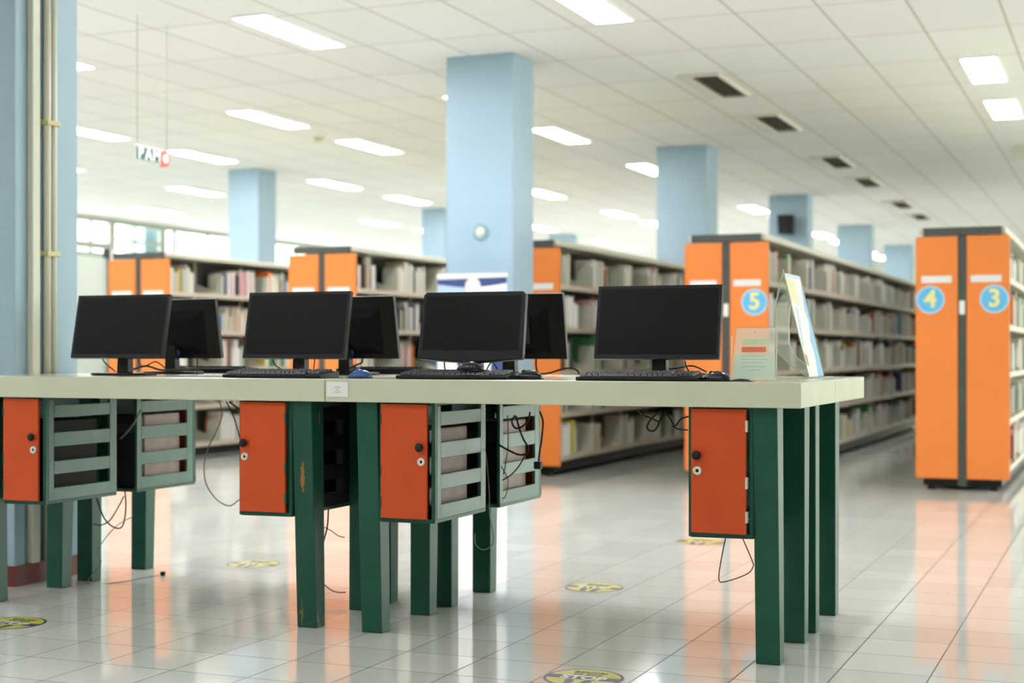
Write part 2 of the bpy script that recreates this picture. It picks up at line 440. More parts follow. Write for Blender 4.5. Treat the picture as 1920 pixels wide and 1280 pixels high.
# ------------------------------------------------------------------ columns
GC = 'light blue square columns'
def column(x0, x1, y0, y1, label):
    e = empty('column', ((x0 + x1) / 2, (y0 + y1) / 2, 0), label, 'column', GC)
    e['kind'] = 'thing'
    MB().box(x0, x1, y0, y1, 0, CEIL).build('shaft', M['blue'], e, bevel=.008)
    k = .012
    MB().box(x0 - k, x1 + k, y0 - k, y1 + k, 0, .095).build('skirting', M['skirt'], e)
    return e
front_col = column(-5.44, -4.83, 5.59, 6.045, 'light blue column with cream pipes up its side, nearest the camera, beside the desk end')
for (py, w, nm) in ((5.70, .052, 0), (5.792, .036, 1), (5.838, .032, 1)):
    p = MB()
    if nm == 0: p.box(-4.83, -4.795, py - w / 2, py + w / 2, .10, CEIL - .002)
    else: p.cyl((-4.809, py), 'z', w / 2, .10, CEIL - .002, 14)
    tag(p.build('pipe', M['pipe'], front_col, bevel=.004 if nm == 0 else 0))
for z in (.65, 1.574, 2.203, 2.95):
    c = MB().box(-4.83, -4.785, 5.768, 5.862, z - .012, z + .012).box(-4.83, -4.822, 5.75, 5.88, z - .016, z + .016)
    c.build('pipe_clamp', M['clamp'], front_col, bevel=.003)
big_col = column(-5.245, -4.645, 11.28, 11.74, 'big pale blue column with a round plaque, behind the third front monitor')
column(-5.225, -4.60, 17.2, 17.70, 'light blue column standing behind the orange bookcase numbered five')
spk_col = column(-5.21, -4.60, 23.2, 23.63, 'light blue column with a small black loudspeaker hung on it')
column(-5.20, -4.56, 29.1, 29.5, 'light blue column just beyond the one with the loudspeaker, above the shelves')
column(-5.18, -4.57, 34.95, 35.35, 'light blue column far off, just beside the bookcase numbered four and three')
column(-11.18, -10.71, 17.1, 17.56, 'light blue column above the bookcase nearest the windows')
column(-11.16, -10.72, 23.0, 23.4, 'light blue column half hidden by the big column, on its window side')
column(-11.16, -10.70, 29.05, 29.5, 'light blue column top peeping over the bookcase behind the big column')
column(-17.78, -17.30, 23.60, 24.15, 'pale blue column standing outside the far windows, seen through the panes')

p = empty('wall_plaque', (-4.93, 11.28, 2.09), 'small round pale plaque on the front of the big pale blue column', 'plaque')
MB().lathe([(0, 0), (.068, 0), (.068, .012), (.060, .020), (.050, .020), (.047, .014), (0, .014)], 32).build('rim', mat('plaque_teal_shadow', (.22, .42, .46), .4), p, local=True)  # teal rim paints in the shadow around the pale disc
MB().lathe([(0, .014), (.045, .014), (.040, .022), (0, .024)], 28).build('face', mat('plaque_pale', (.66, .64, .56), .5), p, local=True)
p.rotation_euler = (R(90), 0, 0)
s_ = empty('loudspeaker', (-4.91, 23.2, 2.95), 'small black box loudspeaker on a distant light blue column', 'speaker')
MB().frustum((-5.02, -4.80, 22.98, 23.14), (-5.03, -4.79, 22.96, 23.15), 2.93, 3.23).build('cabinet', M['blackrough'], s_, bevel=.01)
MB().box(-4.95, -4.87, 23.13, 23.198, 3.02, 3.14).build('bracket', M['dark'], s_)
MB().cyl((-4.91, 3.03), 'y', .07, 22.955, 22.975, 20).build('driver', M['black'], s_)

# ------------------------------------------------------------------ ceiling lights, vents
GL = 'lit rectangular ceiling lights'
def light(x, y, label):
    e = empty('ceiling_light', (x, y, CEIL), label, 'ceiling light', GL)
    MB().box(x - .155, x + .155, y - .60, y - .585, CEIL - .02, CEIL).box(x - .155, x + .155, y + .585, y + .60, CEIL - .02, CEIL) \
        .box(x - .155, x - .14, y - .585, y + .585, CEIL - .02, CEIL).box(x + .14, x + .155, y - .585, y + .585, CEIL - .02, CEIL).build('frame', M['fixture'], e)
    MB().box(x - .14, x + .14, y - .585, y + .585, CEIL - .014, CEIL).build('diffuser', M['lamp'], e)
    return e
LROW = [(-1.15, 'row over the bookcase numbered three'), (-3.50, 'row of the air vents'), (-5.90, 'row along the big column'), (-8.32, 'first row windowward of the big column'),
        (-10.67, 'second row windowward of the big column'), (-13.07, 'third row windowward of the big column'), (-15.5, 'row closest to the far windows')]
LY = [1.6, 7.55, 9.88, 13.5, 15.75, 19.13, 21.5, 25.15, 27.4, 31.28, 33.35, 37.3, 39.4]  # nearest row is unseen, added to fill the desk fronts with light
for X, rown in LROW:
    k = 0
    for Y in LY:
        if X == -3.50 and (Y > 12): continue
        if X == -1.15 and (Y > 17 or Y < 13) and Y > 8: continue
        if X == -13.07 and Y in (21.5,): continue
        if X == -15.5 and Y != 21.5: continue
        px, py, dd = proj(X, Y, CEIL)
        if dd < .5 or py < -25 or not -40 < px < 1960:
            light(X, Y, 'lit ceiling light %s, %s' % ('added unseen before the desks' if Y < 5 else 'over the desks' if Y < 9 else 'past the desks' if Y < 11 else 'far beyond, %s row back' % nth(LY.index(Y) + 1), rown))
            continue
        k += 1
        light(X, Y, 'lit ceiling light, %s from the camera, %s' % (nth(k), rown))  # any in the nearest row of LY are added and unseen
for X in (3.6, 6.0):
    k = 0
    for Y in LY:
        k += 1
        if Y < 20 and (X < 5 or Y > 10): light(X, Y, 'lit white ceiling light, %s along the %s row on the aisle side' % (nth(k), {3.6: 'inner', 6.0: 'outer'}[X]))
GV = 'air vents in one row of the ceiling'
def vent(x, y, label):
    e = empty('ceiling_vent', (x, y, CEIL), label, 'air vent', GV)
    MB().box(x - .24, x - .12, y - .6, y + .6, CEIL - .025, CEIL).box(x + .12, x + .145, y - .6, y + .6, CEIL - .025, CEIL).box(x - .12, x + .12, y - .6, y - .57, CEIL - .025, CEIL) \
        .box(x - .12, x + .12, y + .57, y + .6, CEIL - .025, CEIL).build('frame', M['ventframe'], e)
    b = MB().box(x - .12, x + .12, y - .57, y + .57, CEIL - .004, CEIL); b.build('duct', M['blackrough'], e)
    s = MB()
    for i in range(5):
        xx = x - .10 + i * .046
        s.prism([(xx, CEIL - .006), (xx + .006, CEIL - .006), (xx + .026, CEIL - .026), (xx + .020, CEIL - .026)], 'y', y - .57, y + .57)
    s.build('slats', M['vent'], e)
for i, y in enumerate((13.38, 15.79, 19.31, 21.76, 25.28, 27.67)):
    vent(-3.46, y, 'dark slatted ceiling air vent, %s of its row from the camera' % nth(i + 1))
vent(-1.0, 19.2, 'dark slatted ceiling air vent at the aisle edge, over the bookcase numbered three')
e = empty('smoke_detector', (-8.53, 14.9, CEIL), 'small yellowed smoke detector on the ceiling between two lights', 'smoke detector')
MB().lathe([(0, -.05), (.03, -.05), (.05, -.035), (.06, -.02), (.065, 0), (0, 0)], 24).build('dome', M['clamp'], e, local=True)
MB().lathe([(.066, -.012), (.075, -.012), (.075, 0), (.066, 0)], 24).build('base', M['ventframe'], e, local=True)

# ------------------------------------------------------------------ hanging sign
g = empty('hanging_sign', (-6.65, 9.16, 2.48), 'small hanging sign with dark edged white letters and a red disc, on two wires', 'sign')
MB().box(-6.66, -6.64, 8.955, 9.30, 2.49, 2.61).build('board', M['signgrey'], g, bevel=.004)
MB().box(-6.6395, -6.638, 8.962, 9.255, 2.502, 2.592).build('letter_field', M['signdark'], g)
tm = MB(Matrix.Translation((-6.636, 9.105, 2.547)) @ Matrix.Rotation(R(90), 4, 'Z') @ Matrix.Rotation(R(90), 4, 'X'))
for ch, dx in (('P', -.095), ('A', 0), ('M', .098)):
    v_, f_ = text_mesh(ch, .118, .002, .004); tm.add([(x + dx, y, z) for x, y, z in v_], f_); 
tm.build('lettering', M['white'], g)
MB().cyl((9.305, 2.54), 'x', .062, -6.664, -6.632, 28).build('red_disc', M['signred'], g)
MB().cyl((9.305, 2.54), 'x', .033, -6.632, -6.628, 24).build('white_disc', M['white'], g)
for y in (8.985, 9.345):
    MB().tube([(-6.65, y, 2.585), (-6.65, y, CEIL)], .0028, 6).build('wire', mat('sign_wire', (.34, .33, .24), .4), g)

# ------------------------------------------------------------------ glazed partition by the windows
g = empty('glazed_partition', (-10.6, 13.0, 0), 'pale frosted glass partition with a steel post, between the pipes column and first bookcase', 'partition')
MB().box(-10.62, -10.58, 11.2, 13.75, .08, 2.15).build('frosted_panel', M['frost'], g)
MB().box(-10.605, -10.595, 11.2, 13.75, 2.15, 2.255).build('clear_strip', M['glass'], g)
MB().box(-10.64, -10.56, 11.2, 13.83, 2.255, 2.30).build('top_rail', M['winframe'], g)
MB().box(-10.63, -10.57, 11.2, 13.75, 0, .08).build('bottom_rail', M['winframe'], g)
MB().box(-10.64, -10.56, 13.75, 13.775, 0, 2.255).box(-10.64, -10.56, 11.17, 11.2, 0, 2.3).build('post', M['dark'], g)
MB().box(-10.64, -10.56, 13.775, 13.835, 0, 2.255).build('end_post', M['white'], g, bevel=.005)

# ------------------------------------------------------------------ bookcases
CASEY0, CASEY1 = 12.35, 23.15
CY1 = CASEY0 + .1 + 5 * .892        # the case behind the big column ends before the next column
TZ = [1.70, 1.316, .934, .557, .17]
def bookcase(xc, label, digits, shown_handle=True, y1=CASEY1, plates=True):
    e = empty('bookcase', (xc, (CASEY0 + y1) / 2, 0), label, 'bookcase', 'double sided bookcases with orange ends')
    y0 = CASEY0
    for yy, sgn in ((y0, 1), (y1, -1)):
        a, b = (yy, yy + .035) if sgn > 0 else (yy - .035, yy)
        for x0, x1, side in ((xc - .36, xc - .035, 0), (xc + .035, xc + .36, 1)):
            c_ = .012
            poly = [(x0, .09), (x1, .09), (x1, 2.025 - (c_ if side else 0)), (x1 - (c_ if side else 0), 2.025), (x0 + (0 if side else c_), 2.025), (x0, 2.025 - (0 if side else c_))]
            ep = MB().prism(poly, 'y', a, b).build('end_panel', M['orange'], e, bevel=.004)
            if sgn > 0 and plates:
                pl = MB(); px0 = x0 + (.045 if side == 0 else .03)
                pl.box(px0, px0 + .235, a - .006, a, 1.655, 1.71).build('label_plate', M['white'], ep, bevel=.003)
                dg_ = digits[side]
                if dg_:
                    cx = xc - .245 if side == 0 else xc + .245
                    MB().cyl((cx, 1.52), 'y', .112, a - .003, a, 40).build('number_disc_rim', M['discrim'], ep)
                    MB().cyl((cx, 1.52), 'y', .100, a - .0045, a - .003, 40).build('number_disc', M['discblue'], ep)
                    t = MB(Matrix.Translation((cx, a - .0055, 1.522)) @ Matrix.Rotation(R(90), 4, 'X'))
                    t.add(*text_mesh(dg_, .195, .002, .005)); t.build('digit', M['digit'], ep)
    po = MB().box(xc - .035, xc + .035, y0 + .012, y0 + .05, .03, 2.09).build('post', M['dark'], e)
    MB().box(xc - .035, xc + .035, y1 - .05, y1 - .012, .03, 2.09).build('post', M['dark'], e)
    if shown_handle:
        MB().box(xc - .022, xc + .022, y0 - .012, y0 + .012, 1.40, 1.51).build('catch', M['white'], po, bevel=.006)
    MB().box(xc - .30, xc + .30, y0 - .004, y0 + .02, 2.03, 2.095).build('canopy_end', M['dark'], e)
    MB().box(xc - .30, xc + .30, y1 - .02, y1 + .004, 2.03, 2.095).build('canopy_end', M['dark'], e)
    MB().box(xc - .33, xc + .33, y0 + .02, y1 - .02, 2.045, 2.095).build('canopy', M['shelfcream'], e, bevel=.004)
    MB().box(xc - .30, xc + .30, y0 + .02, y1 - .02, .035, .11).box(xc - .27, xc - .21, y0 + .03, y0 + .09, 0, .035).box(xc + .21, xc + .27, y0 + .03, y0 + .09, 0, .035) \
        .box(xc - .27, xc - .21, y1 - .09, y1 - .03, 0, .035).box(xc + .21, xc + .27, y1 - .09, y1 - .03, 0, .035).build('base', M['black'], e)
    MB().box(xc - .008, xc + .008, y0 + .05, y1 - .05, .11, 2.045).build('back_panel', M['dark'], e)
    for z in TZ:
        for s in (-1, 1):
            x0, x1 = sorted((xc + s * .012, xc + s * .335))
            sh = MB().box(x0, x1, y0 + .05, y1 - .05, z - .022, z)
            x2, x3 = sorted((xc + s * .328, xc + s * .337))
            sh.cur = 1; sh.box(x2, x3, y0 + .05, y1 - .05, z - .04, z + .004)
            sh.build('shelf', [M['shelfcream'], M['shelfedge']], e)
    nb = round((y1 - y0 - .1) / .9)
    for i in range(1, nb):
        yy = y0 + .05 + i * (y1 - y0 - .1) / nb
        u = MB().box(xc - .035, xc + .035, yy - .015, yy + .015, .11, 2.045)
        for z in TZ:
            for s in (-1, 1):
                u.prism([(xc + s * .03, z), (xc + s * .32, z), (xc + s * .32, z + .02), (xc + s * .03, z + .12)], 'y', yy - .0015, yy + .0015)
        u.build('upright', M['shelfcream'], e)
    return e
CASES = {
    'A': (-9.13, 'bookcase nearest the windows'),
    'D': (-7.04, 'second bookcase from windows'),
    'C': (-5.00, 'bookcase behind the big column'),
    'S': (-3.14, 'bookcase numbered five'),
    'E': (-1.22, 'bookcase numbered three')}
bookcase(CASES['A'][0], 'double bookcase with bright orange end panels, nearest the windows, behind the first monitors', (None, None), False)
bookcase(CASES['D'][0], 'double bookcase with bright orange end panels, second from the windows, behind the second monitor', (None, None), False)
bookcase(CASES['C'][0], 'double bookcase whose orange end is half hidden by the big pale blue column', (None, None), False, CY1)
bookcase(CASES['S'][0], 'double bookcase with orange end panels and a disc numbered five', (None, '5'))
bookcase(CASES['E'][0], 'double bookcase with orange end panels and discs numbered four and three', ('4', '3'))

# books and bookends on the aisle side of every case
PAL = [('cream', (.70, .67, .54), 9), ('pale grey', (.60, .60, .54), 11), ('white', (.82, .81, .77), 12), ('grey green', (.46, .50, .42), 6), ('beige', (.58, .50, .38), 5), ('brown', (.22, .13, .08), 2),
       ('dark red', (.30, .035, .035), 2), ('blue', (.08, .22, .42), 2), ('navy', (.04, .05, .12), 2), ('green', (.06, .26, .10), 1), ('orange', (.78, .20, .04), 1), ('yellow', (.62, .50, .10), 1),
       ('black', (.03, .03, .03), 2), ('pink', (.60, .30, .30), 1)]
PM = [mat('book_cover_' + n.replace(' ', '_'), c, .5, .4) for n, c, w in PAL]
PAGES = mat('book_pages', (.66, .62, .50), .8, .2)
PW = [w for _, _, w in PAL]
def add_book(mb, x1, y0, t, z, h, d, ci, pi):
    """a closed book standing on its tail, spine towards +x at x1: two boards, a rounded spine and the page block"""
    c = .003; x0 = x1 - d
    mb.cur = ci
    mb.prism([(x0, y0), (x1 - .006, y0), (x1, y0 + min(.006, t * .3)), (x1, y0 + t - min(.006, t * .3)), (x1 - .006, y0 + t), (x0, y0 + t), (x0, y0 + t - c), (x1 - .008, y0 + t - c), (x1 - .008, y0 + c), (x0, y0 + c)], 'z', z, z + h)
    mb.cur = pi
    mb.box(x0 + .004, x1 - .008, y0 + c, y0 + t - c, z + .003, z + h - .004)
books, ends = [], []
SHELFN = ['top shelf', 'second shelf down', 'third shelf down', 'fourth shelf down', 'bottom shelf']
def hidden(case, px, py):
    lim = {'A': (316, 536), 'D': (672, 832), 'C': (1053, 1281), 'S': (1446, 1714), 'E': (1893, 1920)}[case]
    if not lim[0] < px < lim[1]: return True
    for a, b, c_, d_ in ((148, 412, 553, 670), (455, 745, 549, 672), (786, 1060, 546, 675), (1117, 1352, 538, 676), (1291, 1420, 765, 1000), (0, 1503, 700, 766), (1503, 1620, 712, 760), (88, 364, 750, 940), (449, 603, 750, 960), (720, 1015, 750, 950)):
        if a < px < b and c_ < py < d_: return True
    return False
for cs, (xc, cname) in CASES.items():
    rnd = random.Random({'A': 3, 'D': 5, 'C': 8, 'S': 21, 'E': 13}[cs])
    for ti, z in enumerate(TZ):
        y1 = CASEY1 if cs != 'E' else CASEY1
        n = 0
        nb = 5 if cs == 'C' else 12; bw = .892
        for bay in range(nb):
            ya = CASEY0 + .06 + bay * bw + rnd.choice((.0, .02, .05, .12)) + (.02 if bay else .0)
            yend = CASEY0 + .05 + (bay + 1) * bw - .02
            fill = rnd.choice((rnd.uniform(.3, .6), rnd.uniform(.5, .92)))
            hb = rnd.uniform(.21, .27); base_ci = rnd.choices(range(len(PAL)), PW)[0]
            ends.append(dict(case=cs, tier=ti, bay=bay, y=ya, z=z, x=xc + .325))
            y = ya + .006
            stop = ya + (yend - ya) * fill
            while True:
                t = rnd.choice((.018, .025, .03, .035, .045, .055, .07))
                if y + t > stop: break
                h = min(.31, hb + rnd.uniform(-.05, .055)); d = min(.23, h * rnd.uniform(.66, .78))
                ci = base_ci if rnd.random() < .35 else rnd.choices(range(len(PAL)), PW)[0]
                n += 1
                px, py, dd = proj(xc + .31, y + t / 2, z + h / 2)
                books.append(dict(case=cs, tier=ti, n=n, x=xc + .322 - rnd.uniform(0, .03), y=y, t=t, z=z + .0005, h=h, d=d, ci=ci, vis=0 if hidden(cs, px, py) else h * t / dd ** 2))
                y += t + .0008
                if rnd.random() < .03: y += rnd.uniform(.03, .10)
rank = sorted(range(len(books)), key=lambda i: -books[i]['vis'])
single = set(i for i in rank[:270] if books[i]['vis'] > 0)
rest = MB()
for i, b in enumerate(books):
    cname = CASES[b['case']][1]
    if i in single:
        mb = MB(); add_book(mb, b['x'], b['y'], b['t'], b['z'], b['h'], b['d'], 0, 1)
        o = mb.build('book', [PM[b['ci']], PAGES])
        tag(o, '%s%s book, %s along the %s, %s' % ('thick ' if b['t'] > .05 else ('thin ' if b['t'] < .02 else ''), PAL[b['ci']][0], nth(b['n']), SHELFN[b['tier']], cname), 'book',
            'books standing on the %s, %s' % (SHELFN[b['tier']], cname))
    else:
        add_book(rest, b['x'], b['y'], b['t'], b['z'], b['h'], b['d'], b['ci'], len(PM))
o = rest.build('distant_books', PM + [PAGES])
tag(o, 'the long rows of closely packed books farther down the bookcases', 'books', kind='stuff')
for q in ends:
    px, py, dd = proj(q['x'] - .1, q['y'], q['z'] + .1)
    x1 = q['x'] - .01; y = q['y']; z = q['z'] + .0005
    mb = MB().prism([(x1 - .17, z), (x1, z), (x1, z + .20), (x1 - .02, z + .225), (x1 - .15, z + .225), (x1 - .17, z + .20)], 'y', y - .003, y)
    mb.box(x1 - .17, x1, y - .010, y, z, z + .004)
    if hidden(q['case'], px, py) or q['bay'] > 8:
        continue
    o = mb.build('bookend', M['bookend'])
    tag(o, 'grey green bookend, %s along the %s, %s' % (nth(q['bay'] + 1), SHELFN[q['tier']], CASES[q['case']][1]), 'bookend', 'bookends on the %s, %s' % (SHELFN[q['tier']], CASES[q['case']][1]))

# ------------------------------------------------------------------ roll-up banner
g = empty('rollup_banner', (-4.91, 11.05, 0), 'white roll-up banner with navy waves and a round emblem, before the big column', 'banner')
bx0, bx1, by = -5.215, -4.605, 11.05
MB().box(bx0, bx1, by, by + .004, .06, 1.71).build('sheet', M['postwhite'], g)
MB().box(bx0 - .005, bx1 + .005, by - .008, by + .012, 1.705, 1.735).build('top_bar', M['white'], g)
MB().box(bx0 - .02, bx1 + .02, by - .06, by + .07, 0, .07).build('base_case', M['chrome'], g, bevel=.015)
w1 = [(bx0, 1.69), (bx1, 1.70)] + [(bx1 - (bx1 - bx0) * t, 1.655 - .03 * math.sin(t * 3.1)) for t in [i / 14 for i in range(15)]]
MB().prism(w1, 'y', by - .002, by).build('wave', M['navy'], g)
w2 = [(bx0 + (bx1 - bx0) * t, 1.66 - .09 * t + .02 * math.sin(t * 6)) for t in [i / 14 for i in range(15)]] + [(bx1 - (bx1 - bx0) * t, 1.545 + .05 * math.sin(t * 4)) for t in [i / 14 for i in range(15)]]
MB().prism(w2, 'y', by - .001, by).build('wave', M['bannerblue'], g)
w3 = [(bx1, .86), (bx1, 1.04)] + [(bx1 - .13 - .02 * t, 1.05 - .19 * t) for t in (0, .5, 1)]
MB().prism(w3, 'y', by - .002, by).build('wave', M['navy'], g)
w4 = [(bx0 + .16, 1.03), (bx0 + .36, 1.035), (bx0 + .27, .97), (bx0 + .20, .95)]
MB().prism(w4, 'y', by - .002, by).build('wave', M['navy'], g)
MB().cyl((-4.90, 1.635), 'y', .068, by - .004, by, 32).build('emblem', M['emblem'], g)
MB().cyl((-4.90, 1.635), 'y', .045, by - .005, by - .004, 28).build('emblem_centre', M['stickerwhite'], g)

# ------------------------------------------------------------------ desks
ZB, ZT = .906, .996
def cabinet(root, x0, x1, y0, y1, knob_left, door_dir, side=None, hinge='green'):
    """hanging steel cabinet: the body with a floor and one closed side, a slatted side, a door with knob and lock, an open back"""
    zb = .443; t = .014
    yf, yb = (y0, y1) if door_dir < 0 else (y1, y0)
    body = MB()
    body.box(x0, x0 + t, y0, y1, zb, ZB)
    body.box(x0 + t, x1, y0, y1, zb, zb + t)
    body.box(x0 + t, x1 - t, y0, y1, ZB - .012, ZB)
    if door_dir < 0: body.box(x1 - t, x1, y0, y0 + .02, zb + t, ZB)
    else: body.box(x1 - t, x1, y1 - .02, y1, zb + t, ZB)
    c = body.build('cabinet', M['green'], root, bevel=.002)
    # the slatted side
    sl = MB(); ya, yz = (y0 + .02, y1) if door_dir < 0 else (y0, y1 - .02)
    zs0, zs1 = zb + t, .870
    sl.box(x1 - t, x1, ya, ya + .035, zs0, ZB - .012); sl.box(x1 - t, x1, yz - .05, yz, zs0, ZB - .012)
    for a, b in ((zs0, .512), (.570, .628), (.690, .752), (.816, zs1)):
        sl.box(x1 - t, x1, ya + .035, yz - .05, a, b)
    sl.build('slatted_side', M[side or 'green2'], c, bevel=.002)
    # door
    ys = yf + door_dir * .004; yo = yf + door_dir * .018
    dx0, dx1 = (x0 + .014, x1 - (.026 if not knob_left else .022))
    MB().box(dx0, dx1, min(ys, yo), max(ys, yo), zb + .016, ZB - .006).build('door', M['red'], c, bevel=.003)
    kx = dx0 + .024 if knob_left else dx1 - .026
    kn = MB(Matrix.Translation((kx, yo, .735)) @ Matrix.Rotation(R(90) * (1 if door_dir < 0 else -1), 4, 'X'))
    kn.lathe([(0, .0), (.007, 0), (.007, .006), (.0155, .010), (.0168, .017), (.012, .022), (0, .023)], 24); kn.build('knob', M['blackrough'], c)
    lk = MB(Matrix.Translation((kx + (0 if knob_left else .004), yo, .680)) @ Matrix.Rotation(R(90) * (1 if door_dir < 0 else -1), 4, 'X'))
    lk.lathe([(.006, .001), (.006, .006), (.010, .009), (.0155, .006), (.0165, 0), (0, 0)], 24); lk.build('lock', M['lockwhite'], c)
    lk = MB(Matrix.Translation((kx + (0 if knob_left else .004), yo, .680)) @ Matrix.Rotation(R(90) * (1 if door_dir < 0 else -1), 4, 'X'))
    lk.lathe([(0, .0025), (.0059, .0025), (.0059, 0), (0, 0)], 16); lk.build('keyhole', M['black'], c)
    hx = dx1 if knob_left else dx0
    for hz in (.52, .64, .84):
        MB().box(hx - .003, hx + .005, min(yf, yo), max(yf, yo) - .001, hz - .02, hz + .02).build('hinge', M[hinge], c)
    return c
def desk(x0, x1, y0, y1, row, label, legx, worn=False):
    e = empty('desk', ((x0 + x1) / 2, (y0 + y1) / 2, 0), label, 'desk', 'long cream topped computer desks')
    g_ = .0015
    MB().box(x0 + g_, x1 - g_, y0 + g_, y1 - g_, ZB, ZT).build('tabletop', M['cream'], e, bevel=.004)
    ly = ((5.20, 5.63) if row == 'A' else (5.85, 6.272))
    for xi, (lx0, lx1) in enumerate(legx):
        for yi, yy in enumerate(ly):
            d = .036 * (-1 if yi == 0 else 1)
            if row == 'B' and yi == 0: d = .012
            m = M['worn'] if (worn and xi == 1 and yi == 0) else M['green']
            lg = MB().frustum((lx0, lx1, yy, yy + .072), (lx0 - .004, lx1 - .002, yy + (d if d < 0 else d * .3), yy + .072 + (d if d > 0 else d * .3)), 0, ZB)
            if m is M['worn']:
                o = bpy.data.objects.new('leg', lg.mesh('leg', [m], (0, 0, 0), .004)); C.objects.link(o); o.parent = e
                o.matrix_parent_inverse = Matrix.Translation(e.location).inverted(); OFF[o.name] = (0, 0, 0)
                tag(o, 'green leg with chipped ochre patches')
            else:
                lg.build('leg', m, e, bevel=.004)
    yr = (y1 - .05, y1 - .03) if row == 'A' else (y0 + .03, y0 + .05)
    MB().box(legx[0][1], legx[1][0], yr[0], yr[1], ZB - .016, ZB).build('rail', M['black'], e)
    return e
RX, LX = ((-2.785, -2.695), (-1.215, -1.128)), ((-4.68, -4.592), (-3.076, -2.988))
dA_R = desk(-2.905, -1.036, 5.12, 5.768, 'A', 'cream topped green computer desk nearest the camera, with two orange doors and a white tag', RX)
dA_L = desk(-4.775, -2.905, 5.12, 5.768, 'A', 'cream topped green computer desk with the chipped leg, on the front row', LX, True)
dB_R = desk(-2.905, -1.036, 5.768, 6.445, 'B', 'cream topped green desk of the back row, at the end with the poster stand', RX)
dB_L = desk(-4.775, -2.905, 5.768, 6.445, 'B', 'cream topped green desk of the back row, at the end beside the piped column', LX)
cabinet(dA_L, -4.53, -4.302, 5.17, 5.66, False, -1); cabinet(dA_L, -3.327, -3.082, 5.17, 5.66, True, -1, 'blackrough')  # black slats: deep shade behind the chipped leg put into the colour
cabinet(dA_R, -2.69, -2.452, 5.17, 5.66, False, -1); cabinet(dA_R, -1.451, -1.216, 5.17, 5.66, True, -1, None, 'shelfcream')
cabinet(dB_L, -4.53, -4.302, 5.81, 6.285, False, 1); cabinet(dB_L, -3.327, -3.082, 5.81, 6.285, True, 1, 'blackrough')  # second cabinet's slats also coloured black to stand for shade
cabinet(dB_R, -2.69, -2.452, 5.81, 6.285, False, 1); cabinet(dB_R, -1.451, -1.216, 5.81, 6.285, True, 1)
pl = MB().box(-2.895, -2.80, 5.1175, 5.1215, .925, .985).build('tag_plate', M['white'], dA_R, bevel=.0015)
MB().box(-2.86, -2.835, 5.1168, 5.1175, .962, .966).box(-2.853, -2.842, 5.1168, 5.1175, .952, .956).box(-2.862, -2.833, 5.1168, 5.1175, .943, .946).build('tag_print', M['printgrey'], pl)

# computer cases standing in the cabinets
def tower(xc, y0, y1, label, beige=True):
    z = .458; hz = .345
    e = empty('computer_tower', (xc, (y0 + y1) / 2, z), label, 'computer', 'computer cases in the desk cabinets')
    m = M['pinkbeige'] if beige else M['blackrough']
    MB().box(xc - .082, xc + .082, y0 + .03, y1, z, z + hz).build('case', m, e, bevel=.006)
    f = MB().box(xc - .08, xc + .08, y0, y0 + .03, z, z + hz).build('front_panel', M['black'], e, bevel=.006)
    MB().box(xc - .06, xc + .06, y0 - .003, y0, z + .26, z + .30).build('drive_bay', M['greystrip'], f)
    MB().box(xc - .06, xc + .06, y1, y1 + .004, z + .04, z + .30).build('rear_plate', M['greystrip'], e)
tower(-2.572, 5.20, 5.56, 'pinkish computer case behind slats, in the cabinet with the open slatted side nearest the camera')
tower(-4.416, 5.20, 5.56, 'dark computer case behind the slats, cabinet next to the piped column', False)
tower(-2.572, 5.88, 6.20, 'pinkish computer case in the back row cabinet hung with tangled cables')
tower(-4.416, 5.88, 6.20, 'pinkish computer case in the bright green slatted back row cabinet')
tower(-3.205, 5.88, 6.20, 'dark computer case in shade behind the chipped desk leg', False)

